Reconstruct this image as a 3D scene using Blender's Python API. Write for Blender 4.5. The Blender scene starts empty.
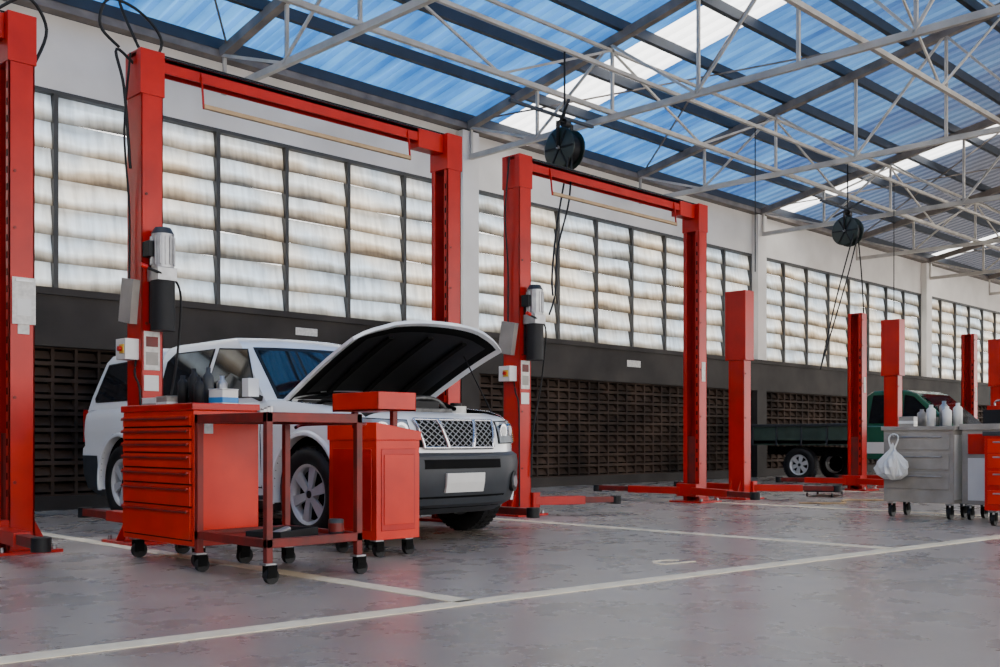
import bpy, math, random
from mathutils import Vector, Matrix
random.seed(3)
scn=bpy.context.scene
# ------------------------------------------------------------------ materials
def nt(name):
    m=bpy.data.materials.new(name); m.use_nodes=True
    t=m.node_tree; b=t.nodes['Principled BSDF']; return m,t,b
def mat(name,col,rough=.5,metal=0,var=.0,scale=4,bump=0,col2=None,coat=0,spec=.5):
    m,t,b=nt(name)
    b.inputs['Roughness'].default_value=rough; b.inputs['Metallic'].default_value=metal
    b.inputs['Specular IOR Level'].default_value=spec
    if coat: b.inputs['Coat Weight'].default_value=coat; b.inputs['Coat Roughness'].default_value=.08
    c=list(col)+[1]
    tc=t.nodes.new('ShaderNodeTexCoord')
    n=t.nodes.new('ShaderNodeTexNoise'); n.inputs['Scale'].default_value=scale; n.inputs['Detail'].default_value=6
    t.links.new(tc.outputs['Object'],n.inputs['Vector'])
    r=t.nodes.new('ShaderNodeValToRGB')
    r.color_ramp.elements[0].position=.32; r.color_ramp.elements[1].position=.66
    if col2 is None: col2=[x*(1-var) for x in col]
    r.color_ramp.elements[0].color=list(col2)+[1]; r.color_ramp.elements[1].color=c
    t.links.new(n.outputs['Fac'],r.inputs['Fac']); t.links.new(r.outputs['Color'],b.inputs['Base Color'])
    if bump:
        bp=t.nodes.new('ShaderNodeBump'); bp.inputs['Strength'].default_value=bump; bp.inputs['Distance'].default_value=.02
        t.links.new(n.outputs['Fac'],bp.inputs['Height']); t.links.new(bp.outputs['Normal'],b.inputs['Normal'])
    return m
RED=mat('red_paint',(.47,.0065,.0022),.30,0,.35,3,col2=(.32,.004,.002),spec=.3,bump=.03)
RED2=mat('red_orange_paint',(.60,.018,.003),.30,0,.3,2.5,col2=(.43,.009,.002),spec=.3,bump=.03)
DRED=mat('worn_dark_red_paint',(.19,.009,.006),.42,0,.5,6,col2=(.07,.010,.008),spec=.3)
WHITE=mat('white_car_paint',(.74,.75,.76),.2,0,.04,2,coat=.6)
GREEN=mat('dark_green_paint',(.012,.09,.05),.25,0,.2,2,coat=.5)
BEDG=mat('weathered_green_bed',(.03,.055,.04),.6,0,.4,4)
GLASS=mat('dark_car_glass',(.010,.012,.015),.05,0,.2,1,spec=.5)
BLACK=mat('black_rubber',(.009,.009,.010),.55,0,.3,8,spec=.25)
DARK=mat('black_underside',(.004,.004,.004),.8,0,.3,8,spec=.1)
PLAS=mat('grey_bumper_plastic',(.028,.032,.038),.45,0,.15,8,spec=.3)
CHROME=mat('chrome_trim',(.50,.50,.52),.22,1,.08,5)
ALU=mat('aluminium',(.36,.36,.37),.35,.8,.3,12)
WPLAS=mat('white_plastic',(.62,.61,.58),.4,0,.08,6)
LAMPG=mat('headlight_lens',(.35,.38,.4),.08,.3,.25,10,spec=.9)
AMBER=mat('amber_lens',(.7,.2,.02),.2,0,.2,10)
BEIGE=mat('beige_grey_enamel',(.30,.27,.235),.38,0,.2,5,col2=(.21,.19,.165))
YEL=mat('yellow_plastic',(.65,.4,.03),.4,0,.1,6)
BLUEP=mat('blue_card',(.02,.2,.5),.5,0,.1,6)
CREAM=mat('cream_steel_paint',(.50,.46,.40),.5,0,.3,3,col2=(.33,.30,.26))
RAFT=mat('weathered_rafter_steel',(.20,.165,.14),.6,0,.4,4,col2=(.10,.085,.075))
PURL=mat('dark_purlin_steel',(.014,.022,.038),.6,0,.3,4)
WALLW=mat('white_plaster',(.76,.72,.67),.8,0,.12,1.2,.1,col2=(.62,.58,.53))
CONC=mat('dark_concrete_band',(.046,.039,.034),.75,0,.5,1.1,.2,col2=(.019,.016,.014),spec=.25)
VENT=mat('brown_vent_block',(.062,.040,.029),.8,0,.5,1.4,.2,col2=(.014,.010,.008),spec=.15)
VENTB=mat('vent_block_recess',(.004,.0035,.003),.9,0,.4,3,spec=.1)
MULL=mat('window_frame_steel',(.045,.043,.040),.6,0,.3,5)
LINE=mat('floor_line_paint',(.82,.70,.49),.45,0,.25,9,col2=(.64,.53,.36))
TAN=mat('tan_limit_bar',(.42,.27,.13),.6,0,.3,6)
ENG=mat('engine_metal',(.12,.12,.12),.45,.6,.6,14)
REELG=mat('reel_dark_green',(.006,.016,.012),.4,0,.4,8)
PAPER=mat('paper_label',(.66,.63,.58),.7,0,.1,30,col2=(.48,.46,.42))
RIM=mat('alloy_rim',(.50,.50,.51),.35,.25,.1,10)

# floor
FLOOR,t,b=nt('polished_concrete')
tc=t.nodes.new('ShaderNodeTexCoord')
n1=t.nodes.new('ShaderNodeTexNoise'); n1.inputs['Scale'].default_value=.45; n1.inputs['Detail'].default_value=6; n1.inputs['Roughness'].default_value=.55
n2=t.nodes.new('ShaderNodeTexNoise'); n2.inputs['Scale'].default_value=45; n2.inputs['Detail'].default_value=3
n3=t.nodes.new('ShaderNodeTexNoise'); n3.inputs['Scale'].default_value=2.2; n3.inputs['Detail'].default_value=8; n3.inputs['Roughness'].default_value=.62
for n in (n1,n2,n3): t.links.new(tc.outputs['Object'],n.inputs['Vector'])
r=t.nodes.new('ShaderNodeValToRGB'); r.color_ramp.elements[0].position=.3; r.color_ramp.elements[1].position=.7
r.color_ramp.elements[0].color=(.27,.222,.185,1); r.color_ramp.elements[1].color=(.38,.325,.28,1)
t.links.new(n1.outputs['Fac'],r.inputs['Fac'])
mx=t.nodes.new('ShaderNodeMix'); mx.data_type='RGBA'; mx.blend_type='MULTIPLY'; mx.inputs[0].default_value=.22
t.links.new(r.outputs['Color'],mx.inputs[6]); t.links.new(n2.outputs['Fac'],mx.inputs[7])
r3=t.nodes.new('ShaderNodeValToRGB'); r3.color_ramp.elements[0].position=.30; r3.color_ramp.elements[1].position=.55
r3.color_ramp.elements[0].color=(.80,.785,.77,1); r3.color_ramp.elements[1].color=(1,1,1,1); t.links.new(n3.outputs['Fac'],r3.inputs['Fac'])
mx2=t.nodes.new('ShaderNodeMix'); mx2.data_type='RGBA'; mx2.blend_type='MULTIPLY'; mx2.inputs[0].default_value=1
t.links.new(mx.outputs[2],mx2.inputs[6]); t.links.new(r3.outputs['Color'],mx2.inputs[7]); t.links.new(mx2.outputs[2],b.inputs['Base Color'])
mr=t.nodes.new('ShaderNodeMapRange'); mr.inputs[1].default_value=.3; mr.inputs[2].default_value=.7; mr.inputs[3].default_value=.24; mr.inputs[4].default_value=.32
t.links.new(n3.outputs['Fac'],mr.inputs[0]); t.links.new(mr.outputs[0],b.inputs['Roughness'])
b.inputs['Specular IOR Level'].default_value=.5
# louvre glass : translucent, dusty lower edges
LOUV,t,b=nt('dusty_louvre_glass')
uv=t.nodes.new('ShaderNodeUVMap'); sep=t.nodes.new('ShaderNodeSeparateXYZ'); t.links.new(uv.outputs[0],sep.inputs[0])
tc=t.nodes.new('ShaderNodeTexCoord')
def noise_(scale,vec,det=5):
    n=t.nodes.new('ShaderNodeTexNoise'); n.inputs['Scale'].default_value=scale; n.inputs['Detail'].default_value=det
    mp=t.nodes.new('ShaderNodeMapping'); mp.inputs['Scale'].default_value=vec; t.links.new(tc.outputs['Object'],mp.inputs[0]); t.links.new(mp.outputs[0],n.inputs['Vector']); return n
n=noise_(1.3,(1,1,1.4),4); nb_=noise_(.8,(1,1,1.3),3); nst=noise_(3.0,(5,1,.7),5)
ad=t.nodes.new('ShaderNodeMath'); ad.operation='MULTIPLY_ADD'; ad.inputs[1].default_value=.8; t.links.new(n.outputs['Fac'],ad.inputs[0])
s2=t.nodes.new('ShaderNodeMath'); s2.operation='SUBTRACT'; s2.inputs[1].default_value=.4; t.links.new(sep.outputs['Y'],s2.inputs[0]); t.links.new(s2.outputs[0],ad.inputs[2])
r=t.nodes.new('ShaderNodeValToRGB'); e=r.color_ramp.elements
e[0].position=.0; e[0].color=(.12,.095,.07,1); e[1].position=1; e[1].color=(.36,.36,.36,1)
q=e.new(.12); q.color=(.26,.205,.15,1); q=e.new(.30); q.color=(.46,.39,.31,1); q=e.new(.50); q.color=(.84,.83,.80,1); q=e.new(.80); q.color=(.60,.61,.62,1)
t.links.new(ad.outputs[0],r.inputs['Fac'])
rb=t.nodes.new('ShaderNodeValToRGB'); rb.color_ramp.elements[0].position=.38; rb.color_ramp.elements[1].position=.62
rb.color_ramp.elements[0].color=(1,.95,.84,1); rb.color_ramp.elements[1].color=(.72,.86,1,1); t.links.new(nb_.outputs['Fac'],rb.inputs['Fac'])
rs=t.nodes.new('ShaderNodeValToRGB'); rs.color_ramp.elements[0].position=.32; rs.color_ramp.elements[1].position=.6
rs.color_ramp.elements[0].color=(.70,.70,.70,1); rs.color_ramp.elements[1].color=(1,1,1,1); t.links.new(nst.outputs['Fac'],rs.inputs['Fac'])
m1=t.nodes.new('ShaderNodeMix'); m1.data_type='RGBA'; m1.blend_type='MULTIPLY'; m1.inputs[0].default_value=1; t.links.new(r.outputs['Color'],m1.inputs[6]); t.links.new(rb.outputs['Color'],m1.inputs[7])
m2=t.nodes.new('ShaderNodeMix'); m2.data_type='RGBA'; m2.blend_type='MULTIPLY'; m2.inputs[0].default_value=1; t.links.new(m1.outputs[2],m2.inputs[6]); t.links.new(rs.outputs['Color'],m2.inputs[7])
tr=t.nodes.new('ShaderNodeBsdfTranslucent'); t.links.new(m2.outputs[2],tr.inputs['Color'])
t.links.new(m2.outputs[2],b.inputs['Base Color']); b.inputs['Roughness'].default_value=.2
ms=t.nodes.new('ShaderNodeMixShader'); ms.inputs[0].default_value=.34
t.links.new(b.outputs[0],ms.inputs[1]); t.links.new(tr.outputs[0],ms.inputs[2]); t.links.new(ms.outputs[0],t.nodes['Material Output'].inputs['Surface'])
# roofing sheets; blue fading to grey paints sky reflection into the base colour
def roofmat(name,translu):
    m,t,b=nt(name)
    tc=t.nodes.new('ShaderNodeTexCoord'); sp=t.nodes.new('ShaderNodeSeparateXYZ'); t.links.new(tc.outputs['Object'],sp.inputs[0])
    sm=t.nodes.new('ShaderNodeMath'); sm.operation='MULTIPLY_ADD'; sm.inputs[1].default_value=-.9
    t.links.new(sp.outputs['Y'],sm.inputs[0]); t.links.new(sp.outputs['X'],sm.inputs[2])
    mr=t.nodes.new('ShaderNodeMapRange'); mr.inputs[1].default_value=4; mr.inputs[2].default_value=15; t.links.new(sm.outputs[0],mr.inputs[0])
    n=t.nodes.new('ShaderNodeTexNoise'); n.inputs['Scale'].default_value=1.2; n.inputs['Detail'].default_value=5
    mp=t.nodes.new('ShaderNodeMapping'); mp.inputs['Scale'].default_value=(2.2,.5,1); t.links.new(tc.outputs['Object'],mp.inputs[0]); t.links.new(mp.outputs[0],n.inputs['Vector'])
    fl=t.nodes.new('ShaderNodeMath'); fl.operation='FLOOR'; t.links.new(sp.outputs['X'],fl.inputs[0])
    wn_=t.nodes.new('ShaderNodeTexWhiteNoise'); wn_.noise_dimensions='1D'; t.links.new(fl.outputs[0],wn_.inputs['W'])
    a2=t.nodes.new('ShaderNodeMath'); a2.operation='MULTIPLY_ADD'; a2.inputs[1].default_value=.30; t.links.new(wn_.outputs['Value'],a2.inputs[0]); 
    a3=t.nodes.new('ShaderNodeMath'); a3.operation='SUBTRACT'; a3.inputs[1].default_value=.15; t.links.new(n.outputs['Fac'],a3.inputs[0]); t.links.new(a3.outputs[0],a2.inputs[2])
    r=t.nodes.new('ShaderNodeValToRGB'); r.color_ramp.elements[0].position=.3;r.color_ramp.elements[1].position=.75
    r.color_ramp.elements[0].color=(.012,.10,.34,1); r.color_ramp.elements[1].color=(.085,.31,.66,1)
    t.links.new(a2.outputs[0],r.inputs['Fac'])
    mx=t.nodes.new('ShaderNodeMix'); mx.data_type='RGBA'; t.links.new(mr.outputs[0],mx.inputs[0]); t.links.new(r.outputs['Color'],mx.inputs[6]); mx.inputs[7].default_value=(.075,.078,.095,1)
    tr=t.nodes.new('ShaderNodeBsdfTranslucent'); b.inputs['Roughness'].default_value=.4; b.inputs['Specular IOR Level'].default_value=.3
    if translu:
        c=(.9,.92,.95,1); b.inputs['Base Color'].default_value=c; tr.inputs['Color'].default_value=c
    else:
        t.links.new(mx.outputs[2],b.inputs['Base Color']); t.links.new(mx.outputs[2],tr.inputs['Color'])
    ms=t.nodes.new('ShaderNodeMixShader'); ms.inputs[0].default_value=.85 if translu else .38
    t.links.new(b.outputs[0],ms.inputs[1]); t.links.new(tr.outputs[0],ms.inputs[2]); t.links.new(ms.outputs[0],t.nodes['Material Output'].inputs['Surface'])
    return m
ROOF=roofmat('sky_tinted_translucent_roof_sheet',False); SKYL=roofmat('skylight_fibreglass',True)

# ------------------------------------------------------------------ mesh builder
class MB:
    def __init__(s,name): s.name=name;s.v=[];s.f=[];s.m=[];s.s=[];s.mats=[];s.uv=None
    def mi(s,m):
        if m not in s.mats: s.mats.append(m)
        return s.mats.index(m)
    def add(s,vs,fs,m,smooth=False,M=None):
        o=len(s.v); i=s.mi(m)
        for p in vs:
            p=Vector(p)
            s.v.append(M@p if M is not None else p)
        for f in fs: s.f.append([k+o for k in f]); s.m.append(i); s.s.append(smooth)
    def box(s,c,z,m,M=None,R=None):
        a=[x/2 for x in z]; vs=[]
        for dx in(-1,1):
            for dy in(-1,1):
                for dz in(-1,1):
                    p=Vector((dx*a[0],dy*a[1],dz*a[2]))
                    if R is not None: p=R@p
                    vs.append(p+Vector(c))
        s.add(vs,[(0,1,3,2),(4,6,7,5),(0,4,5,1),(2,3,7,6),(0,2,6,4),(1,5,7,3)],m,False,M)
    def b2(s,x0,x1,y0,y1,z0,z1,m,M=None): s.box(((x0+x1)/2,(y0+y1)/2,(z0+z1)/2),(abs(x1-x0),abs(y1-y0),abs(z1-z0)),m,M)
    def bar(s,p0,p1,w,h,m,M=None):
        p0=Vector(p0);p1=Vector(p1);d=p1-p0;L=d.length;d.normalize()
        up=Vector((0,0,1)) if abs(d.z)<.95 else Vector((0,1,0))
        y=up.cross(d).normalized(); z=d.cross(y)
        R=Matrix((d,y,z)).transposed()
        s.box((p0+p1)/2,(L,w,h),m,M,R)
    def cyl(s,p0,p1,r,m,n=12,r2=None,M=None,caps=True,smooth=True):
        p0=Vector(p0);p1=Vector(p1);d=(p1-p0).normalized()
        up=Vector((0,0,1)) if abs(d.z)<.95 else Vector((0,1,0))
        a=up.cross(d).normalized(); b=d.cross(a); r2=r if r2 is None else r2
        vs=[p0+(a*math.cos(2*math.pi*i/n)+b*math.sin(2*math.pi*i/n))*r for i in range(n)]+[p1+(a*math.cos(2*math.pi*i/n)+b*math.sin(2*math.pi*i/n))*r2 for i in range(n)]
        s.add(vs,[(i,(i+1)%n,n+(i+1)%n,n+i) for i in range(n)],m,smooth,M)
        if caps: s.add(vs,[list(range(n))[::-1],list(range(n,2*n))],m,False,M)
    def lathe(s,prof,m,n=28,axis='y',c=(0,0,0),M=None,closed=False):
        vs=[];c=Vector(c)
        for i in range(n):
            a=2*math.pi*i/n
            for (r,h) in prof:
                if axis=='y': vs.append(c+Vector((r*math.cos(a),h,r*math.sin(a))))
                elif axis=='z': vs.append(c+Vector((r*math.cos(a),r*math.sin(a),h)))
                else: vs.append(c+Vector((h,r*math.cos(a),r*math.sin(a))))
        k=len(prof);fs=[]
        for i in range(n):
            j=(i+1)%n
            for q in range(k if closed else k-1): fs.append((i*k+q,j*k+q,j*k+(q+1)%k,i*k+(q+1)%k))
        s.add(vs,fs,m,True,M)
    def tube(s,pts,r,m,n=8,M=None):
        P=[Vector(p) for p in pts]; Q=[]
        for i in range(len(P)-1):
            a=P[max(i-1,0)];b=P[i];c=P[i+1];d=P[min(i+2,len(P)-1)]
            for k in range(6):
                t=k/6; Q.append(.5*((2*b)+(c-a)*t+(2*a-5*b+4*c-d)*t*t+(3*b-a-3*c+d)*t**3))
        Q.append(P[-1]); rings=[]
        for i,q in enumerate(Q):
            d=(Q[min(i+1,len(Q)-1)]-Q[max(i-1,0)]).normalized()
            up=Vector((0,0,1)) if abs(d.z)<.9 else Vector((0,1,0))
            a=up.cross(d).normalized(); b=d.cross(a)
            rings+= [q+(a*math.cos(2*math.pi*j/n)+b*math.sin(2*math.pi*j/n))*r for j in range(n)]
        s.add(rings,[(i*n+j,i*n+(j+1)%n,(i+1)*n+(j+1)%n,(i+1)*n+j) for i in range(len(Q)-1) for j in range(n)],m,True,M)
    def extr(s,prof,y0,y1,m,M=None):
        k=len(prof); vs=[(x,y0,z) for x,z in prof]+[(x,y1,z) for x,z in prof]
        s.add(vs,[list(range(k)),list(range(k,2*k))[::-1]]+[(i,(i+1)%k,k+(i+1)%k,k+i)[::-1] for i in range(k)],m,False,M)
    def build(s,parent=None,loc=None,rot=None,bevel=0,fix=True):
        me=bpy.data.meshes.new(s.name); me.from_pydata([tuple(v) for v in s.v],[],s.f)
        for m in s.mats: me.materials.append(m)
        me.polygons.foreach_set('material_index',s.m); me.polygons.foreach_set('use_smooth',s.s); me.update()
        if fix:
            import bmesh
            bm=bmesh.new(); bm.from_mesh(me); bmesh.ops.recalc_face_normals(bm,faces=bm.faces[:]); bm.to_mesh(me); bm.free()
        o=bpy.data.objects.new(s.name,me); scn.collection.objects.link(o)
        if parent: o.parent=parent
        if loc is not None: o.location=loc
        if rot is not None: o.rotation_euler=(0,0,rot)
        if bevel:
            bv=o.modifiers.new('bevel','BEVEL'); bv.width=bevel; bv.segments=2; bv.limit_method='ANGLE'; bv.angle_limit=math.radians(40)
        return o
def empty(name,loc=(0,0,0),rot=0):
    e=bpy.data.objects.new(name,None); scn.collection.objects.link(e); e.location=loc; e.rotation_euler=(0,0,rot); e.empty_display_size=.2
    return e

# ------------------------------------------------------------------ room shell
YW=12.0; X0=-6.0; X1=47.0
f=MB('floor'); f.b2(X0-6,X1,-14,YW+.3,-.2,0,FLOOR); f.build()
ln=MB('floor_marking_lines')
def gl(p,q,w):
    p=Vector((*p,.002));q=Vector((*q,.002)); ln.bar(p,q,w,.003,LINE)
gl((-8,4.78),(1.38,3.95),.13); gl((1.38,3.95),(9.0,3.18),.13); gl((9.0,3.18),(30,1.1),.13)
for x,ya,yb in((-.4,4.2,10),(3.53,3.76,10.3),(7.46,3.38,7.55),(11.4,3.0,8.3),(15.35,2.6,8.3),(19.3,2.2,8.3)): gl((x,ya),(x,yb),.12)
ln.build()
mk=MB('floor_number_mark'); 
for i in range(6):
    a=math.pi*(.15+i*.14); c=math.pi*(.15+(i+1)*.14)
    mk.bar((5.62+.14*math.cos(a),4.0+.14*math.sin(a),.002),(5.62+.14*math.cos(c),4.0+.14*math.sin(c),.002),.03,.003,LINE)
mk.bar((5.48,4.0,.002),(5.76,3.95,.002),.03,.003,LINE); mk.build()

w=MB('wall_back')
w.b2(X0,X1,YW+.10,YW+.25,0,1.86,VENTB)
w.b2(X0,X1,YW-.02,YW+.12,0,.16,CONC)
w.b2(X0,X1,YW-.10,YW+.25,1.86,2.50,CONC)
w.b2(X0,X1,YW-.14,YW+.27,2.44,2.52,CONC)
w.b2(X0,X1,YW,YW+.25,4.78,5.64,WALLW)
w.build()
w=MB('wall_left_light_blocker'); w.b2(X0-.25,X0,-8,YW+.25,0,5.3,WALLW); w.b2(X0,X0+.03,-8,YW-.2,0,1.8,CONC); w.build()  # unseen end wall, added to cut side fill light and deepen contrast
vb=MB('wall_vent_blocks')
nr=9; zs=[.16+i*(1.70/nr) for i in range(nr+1)]
for z in zs: vb.b2(X0,X1,YW,YW+.1,z-.022,z+.022,VENT)
for i in range(nr):
    zc=(zs[i]+zs[i+1])/2
    vb.add([(X0,YW+.02,zc-.045),(X1,YW+.02,zc-.045),(X1,YW+.09,zc+.05),(X0,YW+.09,zc+.05)],[(0,1,2,3)],VENT)
x=X0
while x<X1: vb.b2(x-.018,x+.018,YW+.005,YW+.1,.16,1.86,VENT); x+=.27
vb.build(fix=False)
colX=[2.6-8.6,2.6,11.2,19.8,28.4,37.0,45.6]
for i,x in enumerate(colX):
    c=MB('column'); c.b2(x-.17,x+.17,YW-.16,YW-.005,2.52,5.62,WALLW); c.b2(x-.19,x+.19,YW-.15,YW-.005,0,1.86,CONC); c.build()
for k in range(len(colX)-1):
    a=colX[k]+.17; bq=colX[k+1]-.17
    wi=MB('window_%d'%(k+1)); uvs=[]
    npn=8; pw=(bq-a)/npn; nrow=7; H=(4.78-2.52)/nrow
    sl=[]
    for p in range(npn):
        for rr in range(nrow):
            xa=a+p*pw+.015; xb=a+(p+1)*pw-.015; z0=2.52+rr*H-.02; z1=2.52+(rr+1)*H
            jit=random.uniform(-.006,.006); jz=random.uniform(-.010,.010); tl=random.uniform(-.012,.012)
            vs=[(xa,YW+.03+jit,z0+jz-tl),(xb,YW+.03-jit,z0+jz+tl),(xb,YW+.095,z1),(xa,YW+.095,z1)]
            st=len(wi.f)
            wi.add(vs,[(0,1,2,3)],LOUV,False); sl.append(st)
            wi.add([(xa,YW+.03+jit,z0+jz-tl),(xb,YW+.03-jit,z0+jz+tl),(xb,YW+.037-jit,z0+jz+tl),(xa,YW+.037+jit,z0+jz-tl)],[(0,1,2,3)],MULL)
    for p in range(npn+1): wi.b2(a+p*pw-.026,a+p*pw+.026,YW-.005,YW+.1,2.52,4.78,MULL)
    wi.b2(a,bq,YW-.01,YW+.12,4.745,4.79,MULL)
    ob=wi.build(fix=False)
    ul=ob.data.uv_layers.new(name='UVMap')
    for fi in sl:
        rv=random.uniform(-.08,.08); P=ob.data.polygons[fi]
        for li,(u,v) in zip(P.loop_indices,((0,0),(1,0),(1,1),(0,1))): ul.data[li].uv=(u,v+rv)

# ------------------------------------------------------------------ roof
PT=.1925; ZE=5.74
def rz(y): return ZE+PT*(YW-y) if y>=0 else ZE+PT*YW+PT*y
rf=MB('ceiling_roof_sheets')
def sheets(x0,x1,m):
    n=int(round((x1-x0)/.25)); st=(x1-x0)/n
    xs=[];
    for i in range(n):
        xa=x0+i*st; xs+=[(xa,0),(xa+st*.50,0),(xa+st*.62,.065),(xa+st*.87,.065)]
    xs.append((x1,0))
    Ys=[YW+.6,6,0,-8]; vs=[]
    for y in Ys:
        for (x,h) in xs: vs.append((x,y,rz(y)+.10+h))
    k=len(xs)
    rf.add(vs,[(j*k+i,j*k+i+1,(j+1)*k+i+1,(j+1)*k+i) for j in range(len(Ys)-1) for i in range(k-1)],m)
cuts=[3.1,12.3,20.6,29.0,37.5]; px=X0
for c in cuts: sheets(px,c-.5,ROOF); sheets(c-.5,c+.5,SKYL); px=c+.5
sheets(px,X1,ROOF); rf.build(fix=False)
pu=MB('roof_purlins'); y=YW-.15
while y>-7.9: pu.bar((X0,y,rz(y)+.03),(X1,y,rz(y)+.03),.08,.14,PURL); y-=1.02
pu.build()
gb=MB('eave_beam'); gb.b2(X0,X1,YW-.18,YW-.02,5.64,5.78,RAFT); gb.b2(X0,X1,YW-.02,YW+.3,5.64,5.85,PURL); gb.build()
tx=2.55-8.6
while tx<X1-1:
    tr=MB('roof_truss')
    ys=[11.8,10.4,9.0,7.6,6.2,4.8,3.4,1.7,0,-1.7,-3.4,-5.2,-7]
    for a,b_ in zip(ys[:-1],ys[1:]):
        tr.bar((tx,a,rz(a)-.09),(tx,b_,rz(b_)-.09),.11,.12,RAFT)
        tr.bar((tx,a,5.2),(tx,b_,5.2),.065,.08,CREAM)
    for i,a in enumerate(ys):
        tr.bar((tx+.02,a,5.2),(tx+.02,a,rz(a)-.12),.04,.04,CREAM)
        if i<len(ys)-1:
            c=ys[i+1]
            if i%2: tr.bar((tx-.03,a,5.2),(tx-.03,c,rz(c)-.12),.03,.035,CREAM)
            else: tr.bar((tx-.03,a,rz(a)-.12),(tx-.03,c,5.2),.03,.035,CREAM)
    tr.build(); tx+=4.3
lg=MB('longitudinal_roof_bracing')
for yy in(9.0,5.4):
    lg.bar((X0,yy,5.27),(X1,yy,5.27),.055,.06,CREAM); zt=rz(yy)-.2
    lg.bar((X0,yy,zt),(X1,yy,zt),.04,.04,CREAM)
    x=2.55-8.6; i=0
    while x<X1-2:
        st=2.15; xa=x;xb=x+st
        lg.bar((xa,yy,5.27 if i%2 else zt),(xb,yy,zt if i%2 else 5.27),.025,.03,CREAM)
        x+=st;i+=1
x=2.55-8.6
while x<X1-5:
    lg.bar((x,11.7,rz(11.7)-.05),(x+4.3,6.2,rz(6.2)-.05),.022,.022,RAFT)
    lg.bar((x+4.3,11.7,rz(11.7)-.05),(x,6.2,rz(6.2)-.05),.022,.022,RAFT); x+=8.6
lg.bar((X0,7.95,5.28),(X1,7.95,5.28),.045,.045,CREAM)
lg.build()

# ------------------------------------------------------------------ lifts
def column(mb,x,y,H,side,wide=False):
    s=side; t=.014
    mb.b2(x-s*.09,x-s*(.09-t),y-.12,y+.12,0.02,H,RED)
    for q in(-1,1):
        mb.b2(x-s*.09,x+s*.09,y+q*.12,y+q*(.12-t),0.02,H,RED)
        mb.b2(x+s*.09,x+s*(.09-t),y+q*.12,y+q*.065,0.02,H,RED)
    mb.b2(x-.085,x+.085,y-.115,y+.115,H,H+.015,RED)
    mb.b2(x-s*.24,x+s*.22,y-.25,y+.25,0,.022,RED)
    for q in(-1,1):
        mb.extr([(x-s*.09,.02),(x-s*.21,.02),(x-s*.09,.26)],y+q*.07-.006,y+q*.07+.006,RED)
        for u in(-.19,.17): mb.cyl((x+s*u,y+q*.21,.02),(x+s*u,y+q*.21,.055),.018,ALU,6)
    for z in(.5,1.1,1.7,2.3,2.7): 
        if z<H: mb.cyl((x-.05,y-.121,z),(x-.05,y-.128,z),.012,DRED,8)
    z=.4
    while z<H-.5 and s<0:
        mb.b2(x-.093,x-.088,y-.10,y-.08,z,z+.05,DARK); z+=.12
    if wide:
        mb.b2(x-.115,x+.10,y-.16,y+.16,H-.92,H+.02,RED)
def carriage(mb,x,y,side,z0,arms):
    s=side
    mb.b2(x-s*.06,x+s*.07,y-.09,y+.09,z0,z0+.75,DRED)
    mb.b2(x+s*.095,x+s*.20,y-.15,y+.15,z0-.02,z0+.14,RED)
    for ang,L in arms:
        d=Vector((math.cos(ang),math.sin(ang),0)); p=Vector((x+s*.16,y+(.1 if d.y>0 else -.1),z0+.05))
        mb.bar(p,p+d*L*.6,.11,.09,RED); mb.bar(p+d*L*.55,p+d*L,.08,.065,DRED)
        e=p+d*L; mb.cyl(e-Vector((0,0,.05)),e+Vector((0,0,.04)),.06,BLACK,16)
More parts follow.
